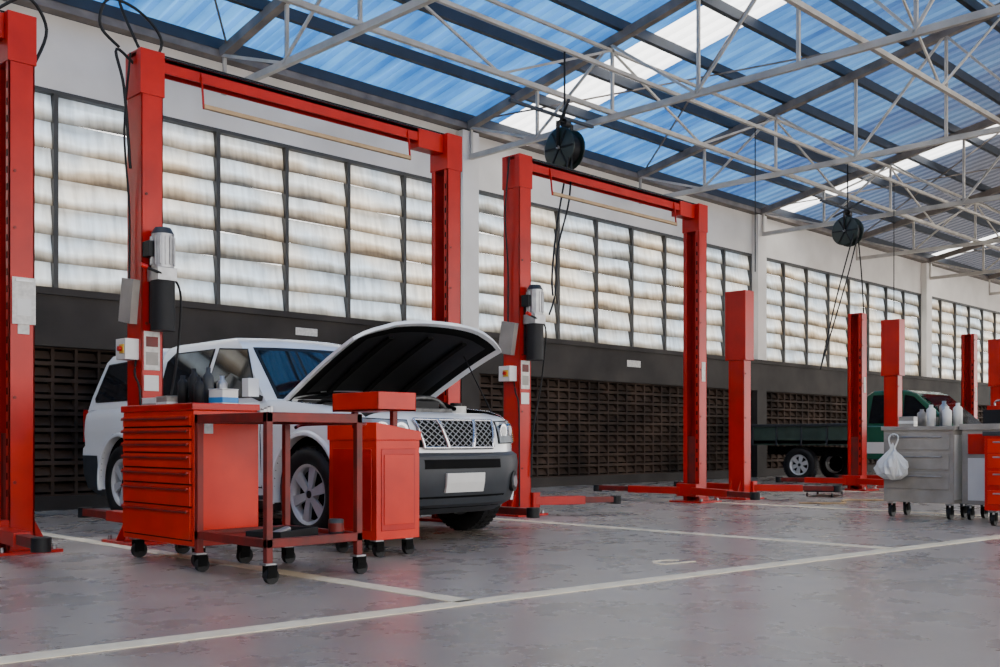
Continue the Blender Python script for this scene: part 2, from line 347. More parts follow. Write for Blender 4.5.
def lift(xl,xr,H,gantry,armsL,armsR,detail=True,wide=False,cables=(),notice=False):
    E=empty('two_post_car_lift',((xl+xr)/2,7.74,0)); cx=(xl+xr)/2
    L=MB('post_left'); column(L,xl-cx,0,H,1,wide); carriage(L,xl-cx,0,1,.1,armsL); L.build(E,bevel=.004)
    R=MB('post_right'); column(R,xr-cx,0,H,-1,False); carriage(R,xr-cx,0,-1,.1,armsR)
    R.b2(xr-cx-.03,xr-cx+.05,-.126,-.121,1.55,1.8,PAPER); R.build(E,bevel=.004)
    if notice:
        N=MB('taped_notice_sheet'); q=xr-cx; N.b2(q-.07,q+.09,-.135,-.128,1.62,1.95,PAPER); N.b2(q-.05,q+.07,-.14,-.134,1.92,1.94,ALU); N.b2(q-.04,q+.06,-.137,-.134,1.68,1.8,WPLAS); N.build(E)
    if gantry:
        G=MB('gantry_crossbar'); a=xl-cx; b_=xr-cx
        G.b2(a-.1,b_+.1,-.06,.06,H-.02,H-.005+.02,RED); G.b2(a-.1,b_+.1,-.06,-.045,H-.10,H+.015,RED); G.b2(a-.1,b_+.1,.045,.06,H-.10,H+.015,RED)
        for (q,sg) in((a,1),(b_,-1)):
            G.b2(q-.10,q+.10,-.13,.13,H-.32,H+.03,RED)
        G.b2(b_-.42,b_-.1,-.07,.07,H-.16,H+.02,RED)
        G.bar((a+.45,-.10,H-.30),(b_-.55,-.10,H-.30),.035,.035,TAN)
        for q in(a+.45,b_-.55): G.bar((q,-.10,H-.32),(q,-.06,H-.02),.012,.02,RED)
        for q in(-.04,.0,.04): G.cyl((a,q,H+.04),(b_,q,H+.04),.008,BLACK,6)
        G.build(E,bevel=.003)
    if detail:
        P=MB('power_unit'); x=xl-cx
        P.cyl((x+.03,-.23,2.12),(x+.03,-.23,2.38),.085,ALU,20); P.cyl((x+.03,-.23,2.38),(x+.03,-.23,2.43),.088,PLAS,20,r2=.06)
        for i in range(14):
            a=i*math.pi*2/14; P.box((x+.03+.088*math.cos(a),-.23+.088*math.sin(a),2.25),(.012,.012,.22),ALU,None,Matrix.Rotation(a,3,'Z'))
        P.box((x-.06,-.2,2.26),(.07,.1,.12),BLACK)
        P.b2(x-.05,x+.11,-.31,-.13,2.02,2.12,ALU)
        P.cyl((x+.03,-.23,1.64),(x+.03,-.23,2.02),.092,BLACK,20); P.b2(x-.03,x+.09,-.15,-.12,1.7,2.3,BLACK)
        P.cyl((x-.02,-.3,2.07),(x-.17,-.33,2.10),.012,BLACK,8); P.cyl((x-.15,-.33,2.1),(x-.2,-.335,2.11),.02,RED,8)
        P.tube([(x+.08,-.3,2.05),(x+.16,-.27,1.9),(x+.16,-.2,1.4),(x+.1,-.14,.9),(x+.07,-.14,.4)],.010,BLACK)
        P.build(E,bevel=.004)
        B=MB('control_box')
        R_=Matrix.Rotation(.18,3,'X'); B.box((x-.12,.02,1.88),(.06,.2,.34),BEIGE,None,R_)
        B.b2(x-.2,x-.09,-.08,.08,1.42,1.58,WPLAS); B.box((x-.205,-.03,1.5),(.01,.07,.07),YEL); B.cyl((x-.205,-.03,1.5),(x-.235,-.03,1.5),.02,RED,12)
        B.b2(x-.09+.02,x+.06,-.126,-.121,1.34,1.64,PAPER)
        B.b2(x-.055,x+.045,-.128,-.125,1.52,1.6,DRED); B.b2(x-.055,x+.045,-.128,-.125,1.38,1.48,BEIGE)
        B.b2(x-.07,x+.05,-.128,-.122,1.18,1.3,WPLAS)
        B.tube([(x-.1,-.05,1.42),(x-.13,-.1,1.3),(x-.1,-.12,1.15),(x-.1,-.13,.6),(x-.1,-.13,.1)],.009,BLACK)
        B.tube([(x-.12,.0,3.8),(x-.16,.02,3.2),(x-.12,.02,2.6),(x-.12,.02,2.05)],.009,BLACK)
        B.build(E,bevel=.004)
    if cables:
        C=MB('cables')
        for pts in cables: C.tube([Vector(p)-Vector((cx,7.74,0)) for p in pts],.012,BLACK)
        C.build(E)
    return E
r_=math.radians
lift(-.35,2.83,3.79,True,[(r_(75),1.2),(r_(-75),1.2)],[(r_(100),1.0),(r_(-95),1.0)],cables=[[(2.7,7.74,3.85),(2.9,7.7,3.98),(3.05,7.74,3.8),(2.95,7.74,3.5)]],notice=True)
lift(3.81,6.98,3.79,True,[(r_(88),1.5),(r_(-88),1.1)],[(r_(92),1.2),(r_(-88),1.2)],cables=[
 [(3.5,8.0,4.9),(3.62,7.9,4.5),(3.66,7.85,4.2),(3.75,7.8,3.95),(3.8,7.78,3.84)],
 [(3.6,7.74,3.82),(3.45,7.74,3.95),(3.5,7.7,4.15),(3.75,7.7,4.12),(3.95,7.74,3.95),(3.8,7.74,3.7),(3.58,7.74,3.8),(3.62,7.7,3.5),(3.68,7.72,2.9)]])
lift(8.0,11.3,3.79,True,[(r_(60),1.1),(r_(-27),.95)],[(r_(95),1.3),(r_(-110),1.2)])
lift(12.36,15.8,2.8,False,[(r_(80),1.2),(r_(-60),1.1)],[(r_(100),1.1),(r_(-110),1.2)],False,True)
lift(17.1,20.4,2.8,False,[(r_(88),1.0),(r_(-88),1.2)],[(r_(92),1.0),(r_(-92),1.2)],False,True)
lift(21.9,25.2,2.8,False,[(r_(80),1.0),(r_(-60),1.2)],[(r_(95),1.0),(r_(-110),1.2)],False,True)
# ------------------------------------------------------------------ hose reels
def reel(x,y,z,cables):
    E=empty('hanging_hose_reel',(x,y,z))
    m=MB('drum'); 
    for q in(-.09,.09): m.lathe([(0,q-.006),(.22,q-.006),(.235,q),(.22,q+.006),(0,q+.006)],REELG,28,'x')
    for q in(-.1,.1):
        for i in range(6):
            a=i*math.pi/3; m.bar((q,0,0),(q,.21*math.cos(a),.21*math.sin(a)),.012,.02,BLACK)
    m.lathe([(.10,-.09),(.17,-.08)]+[(.17+.012*(i%2),-.075+.01*i) for i in range(16)]+[(.17,.08),(.10,.09)],BLACK,28,'x')
    m.build(E)
    k=MB('bracket'); k.bar((-.12,0,0),(-.12,0,.3),.05,.012,BLACK);k.bar((.12,0,0),(.12,0,.3),.05,.012,BLACK);k.bar((-.12,0,.3),(.12,0,.3),.05,.012,BLACK)
    k.cyl((-.13,0,0),(.13,0,0),.02,ALU,10); k.cyl((0,0,.3),(0,0,5.28-z),.012,BLACK,8); 
    k.bar((-.9,0,.36),(.5,0,.36),.04,.03,PURL); k.bar((-.5,-.5,.34),(.3,.4,.34),.03,.02,PURL)
    k.cyl((.06,0,.3),(-.02,0,.3),.05,BLACK,12); k.build(E)
    h=MB('hose')
    for pts in cables: h.tube([Vector(p)-Vector((x,y,z)) for p in pts],.011,BLACK)
    h.build(E)
reel(9.0,7.95,4.14,[[(8.95,7.8,4.05),(8.85,7.75,3.5),(8.6,7.7,2.9),(8.45,7.6,2.4),(8.3,7.55,2.15)],[(8.9,7.8,4.0),(8.7,7.8,3.2),(8.4,7.6,2.6),(8.3,7.5,2.35)]])
reel(15.9,7.95,4.17,[[(15.85,7.75,4.1),(15.6,7.8,3.4),(15.2,7.9,2.4),(15.0,7.95,1.9)],[(15.8,7.8,4.1),(15.4,7.9,3.0),(15.0,7.95,1.9)],[(15.95,7.8,4.1),(16.3,7.9,3.4),(16.8,8.1,2.6)]])
dr=MB('hanging_drop_rods')
for (x,y,zb) in((6.7,6.3,5.2),(13.1,7.95,3.2),(17.6,7.95,3.0)): dr.cyl((x,y,zb),(x,y,5.3 if y==7.95 else rz(y)),.008,BLACK,6)
dr.build()

# ------------------------------------------------------------------ wheel
def wheel(parent,name,x,y,r,w,side,rimr=.235,steer=0):
    m=MB(name); M=Matrix.Translation((x,y,r))@Matrix.Rotation(steer,4,'Z')
    h=w/2
    m.lathe([(rimr,-h*.75),(rimr+.03,-h*.95),(r-.06,-h),(r-.015,-h*.86),(r,-h*.6),(r,h*.6),(r-.015,h*.86),(r-.06,h),(rimr+.03,h*.95),(rimr,h*.75)],BLACK,40,'y',M=M)
    for i in range(44):
        a=i*2*math.pi/44; c=Vector((math.cos(a)*(r-.002),0,math.sin(a)*(r-.002)))
        for q in(-.55,0,.55): m.box(c+Vector((0,q*h,0)),(.012,h*.4,.032),BLACK,M,Matrix.Rotation(-a,3,'Y'))
    m.lathe([(rimr,-h*.75),(rimr-.02,-h*.6),(rimr-.03,h*.5),(rimr-.015,h*.72),(rimr+.004,h*.78)] if side>0 else [(rimr,h*.75),(rimr-.02,h*.6),(rimr-.03,-h*.5),(rimr-.015,-h*.72),(rimr+.004,-h*.78)],RIM,40,'y',M=M)
    m.cyl((0,side*h*.1,0),(0,side*h*.15,0),rimr-.03,DARK,28,M=M)
    m.cyl((0,side*h*.1,0),(0,side*h*.62,0),.06,RIM,20,r2=.045,M=M); m.cyl((0,side*h*.6,0),(0,side*h*.68,0),.03,BLACK,14,M=M)
    for i in range(6):
        a=i*2*math.pi/6+.3
        d=Vector((math.cos(a),0,math.sin(a))); n=Vector((-math.sin(a),0,math.cos(a)))
        p=d*.04; q=d*(rimr-.012); y0=side*h*.45; y1=side*h*.66; vs=[]
        for (c,ww) in((p,.026),(q,.045)):
            for yy in(y0,y1):
                for sg in(-1,1): vs.append(c+n*ww*sg+Vector((0,yy,0)))
        m.add(vs,[(0,1,3,2),(4,6,7,5),(0,4,5,1),(2,3,7,6),(0,2,6,4),(1,5,7,3)],RIM,False,M)
    return m.build(parent)

# ------------------------------------------------------------------ white pickup with canopy, bonnet open
CAR=empty('white_pickup_truck',(5.57,8.40,0),math.radians(-90.0))
AX=1.6
def drop(x,z):
    if x<1.0: return 0
    return .14*min(1,((x-1.0)/1.4))**1.2*min(1,(z/1.13))**3
LV=[(.22,.80,2.27,-2.50),(.30,.885,2.39,-2.60),(.45,.915,2.44,-2.64),(.64,.92,2.45,-2.65),(.71,.92,2.435,-2.64),(.74,.915,2.38,-2.60),(.86,.925,2.37,-2.60),(1.0,.92,2.34,-2.59),(1.06,.91,2.31,-2.58),(1.10,.89,2.26,-2.56),(1.13,.85,2.19,-2.52)]
CF=.34;PF=3.6
def lv(z):
    for a,b_ in zip(LV[:-1],LV[1:]):
        if z<=b_[0]:
            k=(z-a[0])/(b_[0]-a[0]); return [a[i]+(b_[i]-a[i])*k for i in range(1,4)]
    return list(LV[-1][1:])
def fp(y,z,off=0):
    W,F,R=lv(z); x=F-CF*min(1,abs(y)/W)**PF
    sl=PF*CF/W*min(1,abs(y)/W)**(PF-1); n=Vector((1,math.copysign(sl,y) if y else 0,0)).normalized()
    return Vector((x,y,z-drop(x,z)))+n*off
def half(W,F,R,cf,pf,cr,pr,nf=14,ns=26,nb=8):
    p=[]
    for i in range(nf+1):
        t=math.sin(math.pi/2*i/nf); p.append((F-cf*t**pf,W*t))
    xa=F-cf;xb=R+cr
    for i in range(1,ns): p.append((xa+(xb-xa)*i/ns,W))
    for i in range(nb+1):
        t=math.cos(math.pi/2*i/nb); p.append((R+cr*t**pr,W*t))
    return p
def shell(mb,levels,cf,pf,cr,pr,mfun,dropf,bottom=True,top=True):
    loops=[];N=None
    for L in levels:
        z,W,F,R=L; h=half(W,F,R,cf,pf,cr,pr); N=len(h)
        full=[(x,y) for x,y in h]+[(x,-y) for x,y in h[1:-1]][::-1]
        loops.append([Vector((x,y,z-dropf(x,z))) for x,y in full])
    n=len(loops[0]); vs=[p for l in loops for p in l]
    mb_v=len(mb.v)
    for p in vs: mb.v.append(p)
    def F_(idx):
        c=sum((vs[i] for i in idx),Vector())/len(idx)
        mb.f.append([mb_v+i for i in idx]); mb.m.append(mb.mi(mfun(c))); mb.s.append(True)
    for j in range(len(loops)-1):
        for i in range(n): k=(i+1)%n; F_([j*n+i,j*n+k,(j+1)*n+k,(j+1)*n+i])
    def mir(i): return 0 if i==0 else (N-1 if i==N-1 else n-i)
    for j,do in((0,bottom),(len(loops)-1,top)):
        if not do: continue
        for i in range(N-1):
            idx=[]
            for q in (i,i+1,mir(i+1),mir(i)):
                if q not in idx: idx.append(q)
            F_([j*n+q for q in idx])
body=MB('body'); 
for m in(WHITE,PLAS,DARK): body.mi(m)
def bm_(c):
    if c.z<.36: return PLAS
    if c.x>1.98 and c.z<.715: return PLAS
    if c.x<-2.15 and c.z<.60: return PLAS
    return WHITE
shell(body,LV,CF,PF,.2,3.5,bm_,drop)
bo=body.build(CAR)
cut=MB('cutter')
for m in(WHITE,PLAS,DARK): cut.mi(m)
for x in(-AX,AX):
    for sg in(-1,1): cut.cyl((x,sg*.52,.40),(x,sg*1.2,.40),.435,DARK,40)
cut.b2(1.18,2.14,-.74,.74,.62,1.5,DARK)
for sg in(-1,1): cut.b2(-1.115,-1.095,sg*.78,sg*1.1,.35,1.3,DARK)
co=cut.build(CAR)
bpy.context.view_layer.update()
bmod=bo.modifiers.new('b','BOOLEAN'); bmod.object=co; bmod.operation='DIFFERENCE'; bmod.solver='EXACT'
dg=bpy.context.evaluated_depsgraph_get(); nm=bpy.data.meshes.new_from_object(bo.evaluated_get(dg))
bo.modifiers.remove(bmod); bo.data=nm; bpy.data.objects.remove(co)
nm.set_sharp_from_angle(angle=math.radians(32))
# cab and canopy
def mkshell(name,GH,cf,pf,cr,pr):
    g=MB(name); shell(g,GH,cf,pf,cr,pr,lambda c:WHITE,lambda x,z:0,True,True)
    o=g.build(CAR); o.data.set_sharp_from_angle(angle=math.radians(35))
GH=[(1.10,.875,1.22,-1.08),(1.25,.84,1.05,-1.08),(1.62,.735,.60,-1.06),(1.68,.70,.48,-1.04),(1.715,.63,.34,-1.0),(1.73,.45,.1,-.9)]
GC2=[(1.10,.875,-1.13,-2.56),(1.25,.845,-1.13,-2.52),(1.60,.76,-1.15,-2.36),(1.67,.72,-1.17,-2.31),(1.705,.65,-1.22,-2.22),(1.72,.45,-1.3,-2.1)]
mkshell('cab',GH,.22,2.4,.05,8); mkshell('canopy',GC2,.05,8,.14,4)
def gint(T,z):
    for a,b_ in zip(T[:-1],T[1:]):
        if z<=b_[0]:
            k=(z-a[0])/(b_[0]-a[0]); return [a[i]+(b_[i]-a[i])*k for i in range(1,4)]
gw=MB('windows')
def sidewin(T,poly,off=.006,m=GLASS):
    for sg in(-1,1):
        P=[]
        for i,(x,z) in enumerate(poly):
            x2,z2=poly[(i+1)%len(poly)]
            for k in range(4):
                t=k/4; P.append((x+(x2-x)*t,z+(z2-z)*t))
        cx=sum(p[0] for p in P)/len(P); cz=sum(p[1] for p in P)/len(P)
        def Y(z): return sg*(gint(T,z)[0]+off)
        vs=[(cx,Y(cz),cz)]+[(x,Y(z),z) for x,z in P]
        gw.add(vs,[(0,i+1,(i+1)%len(P)+1) for i in range(len(P))],m,False)
wins=[(GH,[(.82,1.17),(.50,1.575),(.02,1.61),(-.02,1.17)]),(GH,[(-.12,1.17),(-.08,1.61),(-.78,1.61),(-.90,1.54),(-.90,1.17)]),(GC2,[(-1.34,1.20),(-1.34,1.55),(-1.38,1.59),(-2.14,1.57),(-2.28,1.24),(-2.25,1.20)])]
for T,wq in wins:
    cx=sum(p[0] for p in wq)/len(wq); cz=sum(p[1] for p in wq)/len(wq)
    sidewin(T,[(cx+(x-cx)*1.05,cz+(z-cz)*1.07) for x,z in wq],.003,BLACK); sidewin(T,wq,.007)
def ghpt(t,z,front,off):
    W,F,R=gint(GH if front else GC2,z)
    return Vector((F-.22*abs(t)**2.4+off,W*t,z)) if front else Vector((R+.14*abs(t)**4-off,W*t,z))
for front,z0,z1,tm in((True,1.14,1.61,.9),(False,1.2,1.58,.82)):
    for off,gr,m in((.004,.0,BLACK),(.010,.03,GLASS)):
        nx=16;nz=5;vs=[]
        for j in range(nz+1):
            for i in range(nx+1): vs.append(ghpt((-1+2*i/nx)*(tm-gr),z0+gr+(z1-z0-2*gr)*j/nz,front,off))
        gw.add(vs,[(j*(nx+1)+i,j*(nx+1)+i+1,(j+1)*(nx+1)+i+1,(j+1)*(nx+1)+i) for j in range(nz) for i in range(nx)],m,True)
gw.build(CAR)
tr=MB('trim')
for sg in(-1,1):
    Y=lambda z,o=0: sg*(lv(z)[0]+o)
    for x,zb in((.98,.40),(-.06,.40),(-.98,.46)):
        for za,zb2 in((zb,.64),(.64,.86),(.86,1.06)): tr.bar((x,Y(za,.001),za),(x,Y(zb2,.001),zb2),.01,.006,BLACK)
    tr.bar((.98,Y(.41,.001),.41),(-.98,Y(.41,.001),.41),.006,.012,BLACK)
    for x in(.12,-.80):
        tr.bar((x-.09,Y(.98,.03),.98),(x+.09,Y(.98,.03),.98),.022,.03,WHITE)
        for q in(-.08,.08): tr.bar((x+q,Y(.98,-.005),.98),(x+q,Y(.98,.03),.98),.02,.025,WHITE)
    tr.bar((1.0,sg*.93,.33),(-1.0,sg*.93,.33),.12,.035,PLAS)
    for x in(-AX,AX):
        vs=[];n=24
        for i in range(n+1):
            a=math.radians(-14+208*i/n)
            for rr,yo in((.432,-.06),(.435,.022),(.462,.026),(.485,.0),(.485,-.03)):
                vs.append((x+rr*math.cos(a),sg*(.915+yo),.40+rr*math.sin(a)))
        tr.add(vs,[(i*5+k,i*5+k+1,(i+1)*5+k+1,(i+1)*5+k) for i in range(n) for k in range(4)],WHITE,True)
    tr.box((-2.55,sg*.80,.95),(.10,.10,.34),RED)
    tr.bar((.90,sg*.86,1.14),(.90,sg*.94,1.17),.05,.04,BLACK)
    tr.box((.90,sg*.965,1.23),(.10,.10,.15),WHITE)
tr.build(CAR,bevel=.008)
fr=MB('front_fascia')
def slab(ya,yb,za,zb,off,m,ny=10,nz=2):
    vs=[]
    for j in range(nz+1):
        for i in range(ny+1): vs.append(fp(ya+(yb-ya)*i/ny,za+(zb-za)*j/nz,off))
    n=len(vs); vs+=[v-Vector((.03,0,0)) for v in vs]
    fs=[];w_=ny+1
    for j in range(nz):
        for i in range(ny): fs.append((j*w_+i,j*w_+i+1,(j+1)*w_+i+1,(j+1)*w_+i))
    bd=[i for i in range(w_)]+[j*w_+ny for j in range(1,nz+1)]+[nz*w_+i for i in range(ny-1,-1,-1)]+[j*w_ for j in range(nz-1,0,-1)]
    for a,b_ in zip(bd,bd[1:]+bd[:1]): fs.append((a,b_,b_+n,a+n))
    fr.add(vs,fs,m,False)
slab(-.40,.40,.79,1.06,.012,DARK,16,3)
def fbar(a,b_,r,m,off):
    n=6; P=[fp(a[0]+(b_[0]-a[0])*i/n,a[1]+(b_[1]-a[1])*i/n,off) for i in range(n+1)]
    for p,q in zip(P[:-1],P[1:]): fr.cyl(p,q,r,m,8)
for a,b_ in (((-.41,1.065),(.41,1.065)),((-.36,.785),(.36,.785)),((-.41,1.065),(-.36,.785)),((.41,1.065),(.36,.785))): fbar(a,b_,.013,CHROME,.02)
for sg in(-1,1): fbar((sg*.19,1.06),(sg*.13,.79),.018,CHROME,.022)
k=-.9
while k<.9:
    for dirn in(-1,1):
        y0=k; z0=.80; y1=k+dirn*.26; z1=1.05
        pts=[]
        for i in range(13):
            t=i/12; y=y0+(y1-y0)*t; z=z0+(z1-z0)*t
            if abs(y)<.355+.045*t: pts.append((y,z))
        if len(pts)>2: fbar(pts[0],pts[-1],.0035,ALU,.016)
    k+=.062
for sg in(-1,1):
    slab(sg*.46,sg*.87,.82,1.06,.010,DARK,8,2); slab(sg*.47,sg*.86,.83,1.05,.018,LAMPG,8,2)
    slab(sg*.80,sg*.87,.83,1.05,.022,AMBER,3,2)
    for yy in(.54,.67):
        p=fp(sg*yy,.95,.0); n=(fp(sg*yy,.95,1)-p).normalized(); fr.cyl(p,p+n*.026,.06,CHROME,20); fr.cyl(p+n*.02,p+n*.03,.04,WPLAS,16)
    p=fp(sg*.64,.47,0); n=(fp(sg*.64,.47,1)-p).normalized(); fr.cyl(p-n*.02,p+n*.012,.085,BLACK,20); fr.cyl(p,p+n*.02,.05,LAMPG,18)
slab(-.50,.50,.27,.37,.006,DARK,10,1); slab(-.40,.40,.60,.68,.008,DARK,10,1)
slab(-.20,.20,.40,.56,.02,WPLAS,4,2)
fr.build(CAR)
# hood
hd=MB('open_hood'); TH=math.radians(27); HL=1.27
def hp(u,v,off,sc=1):
    v*=sc
    uu=.5+(u-.5)*sc
    x=uu*HL-.20*abs(v)**2.6*uu; y=v*(.79-.03*(1-uu)); z=.045*(1-abs(v)**2.2)*1.0-.05*uu**3-.03*abs(v)**8+off
    if abs(v)<.62 and .1<uu: z+=.008
    c,s=math.cos(TH),math.sin(TH)
    return Vector((1.06+x*c-z*s,y,1.165+x*s+z*c))
nu,nv=14,20
def hgrid(off,sc): return [hp(i/nu,-1+2*j/nv,off,sc) for i in range(nu+1) for j in range(nv+1)]
A=hgrid(0,1);B=hgrid(-.028,1); q=nv+1
fsA=[(i*q+j,i*q+j+1,(i+1)*q+j+1,(i+1)*q+j) for i in range(nu) for j in range(nv)]
hd.add(A+B,fsA+[tuple(len(A)+k for k in ff[::-1]) for ff in fsA]+[(a,b_,b_+len(A),a+len(A)) for bd in [[j for j in range(q)]+[i*q+nv for i in range(1,nu+1)]+[nu*q+j for j in range(nv-1,-1,-1)]+[i*q for i in range(nu-1,0,-1)]] for a,b_ in zip(bd,bd[1:]+bd[:1])],WHITE,True)
hd.add(hgrid(-.031,.93),[ff[::-1] for ff in fsA],DARK,True)
hd.add(hgrid(-.045,.80),[ff[::-1] for ff in fsA],BLACK,True)
for v in(-.5,0,.5): 
    P=[hp(.1+.75*i/6,v,-.055) for i in range(7)]
    for a,b_ in zip(P[:-1],P[1:]): hd.bar(a,b_,.05,.02,DARK)
hd.bar((2.15,.60,1.0),hp(.72,.7,-.03),.009,.009,BLACK)
for sg in(-1,1): hd.bar((1.0,sg*.70,1.10),(1.15,sg*.70,1.19),.03,.03,DARK)
ho=hd.build(CAR,fix=False); ho.data.set_sharp_from_angle(angle=math.radians(50))
en=MB('engine_bay'); M=Matrix.Translation((.14,0,0))
en.b2(1.2,1.85,-.28,.28,.64,1.06,ENG,M); en.b2(1.25,1.8,-.18,.18,1.05,1.12,BLACK,M)
for i in range(5): en.tube([(1.3+i*.11,-.3,1.0),(1.3+i*.11,-.1,1.13),(1.3+i*.11,.2,1.13),(1.3+i*.11,.36,.98)],.022,ENG,M=M)
en.b2(1.55,1.85,-.68,-.42,.64,1.03,BLACK,M); en.b2(1.58,1.82,-.66,-.44,1.03,1.05,ENG,M)
en.b2(1.1,1.4,.42,.70,.64,1.04,BLACK,M); en.cyl((1.6,.55,.64),(1.6,.55,1.09),.09,WPLAS,16,M=M); en.cyl((1.6,.55,1.09),(1.6,.55,1.12),.05,BLACK,14,M=M)
en.b2(1.90,1.98,-.66,.66,.64,.98,BLACK,M); en.tube([(1.95,-.3,.98),(1.8,-.35,1.08),(1.6,-.33,1.1),(1.45,-.2,1.12)],.03,BLACK,M=M)
en.cyl((1.15,-.5,.64),(1.15,-.5,1.09),.1,ENG,18,M=M); en.b2(1.04,1.12,-.7,.7,.9,1.13,BLACK,M)
en.tube([(1.1,-.62,1.05),(1.3,-.6,1.12),(1.5,-.5,1.10)],.018,BLACK,M=M); en.tube([(1.1,.3,1.1),(1.4,.4,1.15),(1.8,.35,1.06)],.02,BLACK,M=M)
en.build(CAR,bevel=.01)
for nme,x,y in(('wheel_front_right',AX,-.80),('wheel_front_left',AX,.80),('wheel_rear_right',-AX,-.80),('wheel_rear_left',-AX,.80)):
    wheel(CAR,nme,x,y,.375,.235,-1 if y<0 else 1)
un=MB('underbody'); un.b2(-2.3,2.1,-.5,.5,.22,.34,DARK)
for x in(-AX,AX): un.cyl((x,-.72,.375),(x,.72,.375),.045,DARK,12)
un.build(CAR)

# ------------------------------------------------------------------ green pickup
PK=empty('green_flatbed_pickup',(18.72,8.35,0),-math.pi/2)
c=MB('cab_and_hood')
c.extr([(2.5,.42),(2.56,.55),(2.54,.80),(2.42,.93),(1.35,1.04),(1.2,1.06),(-.35,1.06),(-.35,.45),(1.05,.45),(1.05,.40),(2.2,.40)],-.80,.80,GREEN)
c.extr([(1.25,1.05),(.62,1.62),(.45,1.68),(-.15,1.68),(-.28,1.6),(-.35,1.05)],-.72,.72,GREEN)
c.build(PK,bevel=.05)
d=MB('glazing_and_trim')
for sg in(-1,1):
    d.extr([(1.05,1.1),(.58,1.56),(.42,1.6),(.38,1.1)],sg*.722,sg*.728,GLASS); d.extr([(.32,1.1),(.36,1.6),(-.16,1.6),(-.25,1.1)],sg*.722,sg*.728,GLASS)
    d.box((2.53,sg*.6,.75),(.06,.28,.18),LAMPG); d.bar((2.3,sg*.805,.66),(-.33,sg*.805,.66),.012,.20,WPLAS)
    d.box((1.0,sg*.9,1.12),(.1,.16,.14),BLACK)
    d.cyl((1.72,sg*.66,.34),(1.72,sg*.815,.34),.40,DARK,28)
d.add([(1.235,-.64,1.09),(1.235,.64,1.09),(.66,.6,1.61),(.66,-.6,1.61)],[(0,1,2,3)],GLASS)
d.box((2.57,0,.72),(.03,.8,.2),BLACK); d.box((2.58,0,.48),(.12,1.6,.16),PLAS)
d.build(PK)
e=MB('flat_bed'); e.b2(-2.6,-.42,-.84,.84,.72,.80,BEDG)
for sg in(-1,1): e.b2(-2.6,-.42,sg*.84,sg*.80,.70,1.08,BEDG); e.bar((-2.6,sg*.86,1.08),(-.42,sg*.86,1.08),.05,.05,PLAS)
for i in range(5):
    for sg in(-1,1): e.bar((-2.55+i*.52,sg*.855,.70),(-2.55+i*.52,sg*.855,1.08),.03,.04,PLAS)
e.b2(-2.62,-2.58,-.84,.84,.70,1.08,BEDG); e.b2(-.5,-.42,-.84,.84,.8,1.2,PLAS)
for sg in(-1,1): e.bar((-2.5,sg*.35,.60),(2.2,sg*.35,.5),.08,.16,DARK)
e.build(PK,bevel=.006)
for nme,x,y in(('wheel_front_right',1.72,-.72),('wheel_front_left',1.72,.72),('wheel_rear_right',-1.6,-.70),('wheel_rear_left',-1.6,.70)):
    wheel(PK,nme,x,y,.33,.2,-1 if y<0 else 1,.19)

# ------------------------------------------------------------------ carts
def caster(m,x,y,r=.055):
    m.box((x,y,2*r+.028),(.07,.07,.012),ALU)
    for q in(-.024,.024): m.b2(x-.02,x+.045,y+q-.003,y+q+.003,r*.8,2*r+.024,DARK)
    m.cyl((x+.02,y-.017,r),(x+.02,y+.017,r),r,BLACK,20); m.cyl((x+.02,y-.022,r),(x+.02,y+.022,r),r*.3,PLAS,10)
TC=empty('red_tool_chest',(3.44,6.36,0))
m=MB('cabinet')
m.b2(-.23,.23,-.48,.48,.14,.985,RED2)
m.b2(-.245,.235,-.49,.49,.985,1.0,RED)
for s_2 in(((-.245,-.235),(-.49,.49)),((.225,.235),(-.49,.49)),((-.245,.235),(-.49,-.48)),((-.245,.235),(.48,.49))):
    m.b2(*s_2[0],*s_2[1],.99,1.03,RED)
m.build(TC,bevel=.006)
m=MB('drawers'); hs=[.075,.075,.075,.09,.09,.13,.2]; z=.955
for h in hs:
    m.b2(-.245,-.228,-.455,.455,z-h+.010,z,RED2); m.b2(-.262,-.244,-.445,.445,z-.018,z-.006,RED); m.b2(-.266,-.26,-.445,.445,z-.026,z-.014,DRED)
    m.b2(-.2325,-.2305,-.46,.46,z-h,z-h+.010,DARK)
    z-=h+.008
m.build(TC,bevel=.003)
m=MB('casters_and_fittings')
for x in(-.17,.15):
    for y in(-.41,.41): caster(m,x,y,.052)
m.tube([(.24,-.2,.93),(.29,-.2,.93),(.29,.2,.93),(.24,.2,.93)],.012,ALU)
m.b2(-.16,-.10,-.486,-.481,.84,.93,PAPER)
m.build(TC)
def item(name,loc,fn,rot=0,bevel=.004):
    m=MB(name); fn(m); m.build(None,loc,rot,bevel)
def pbox(c,sz,c2):
    def fn(m):
        m.b2(-sz[0]/2,sz[0]/2,-sz[1]/2,sz[1]/2,0,sz[2],c); m.b2(-sz[0]/2-.002,sz[0]/2+.002,-sz[1]/2-.002,sz[1]/2+.002,sz[2]*.3,sz[2]*.6,c2); m.b2(-sz[0]/2-.003,sz[0]/2+.003,-sz[1]/2-.003,sz[1]/2+.003,sz[2],sz[2]+.006,c)
    return fn
item('parts_box',(3.34,6.60,1.001),pbox(WPLAS,(.14,.16,.075),BEIGE),.1)
item('parts_box',(3.32,6.39,1.001),pbox(BEIGE,(.12,.18,.08),WPLAS),-.1)
item('parts_box',(3.48,5.99,1.001),pbox(WPLAS,(.13,.13,.12),BLUEP),.2)
item('parts_box',(3.54,6.70,1.001),pbox(PLAS,(.12,.13,.10),BEIGE),.3)
def can(c,h=.2,r=.033):
    def fn(m): m.lathe([(0,0),(r,0),(r,h*.78),(r*.6,h*.86),(r*.45,h*.88),(r*.45,h),(0,h)],c,20,'z')
    return fn
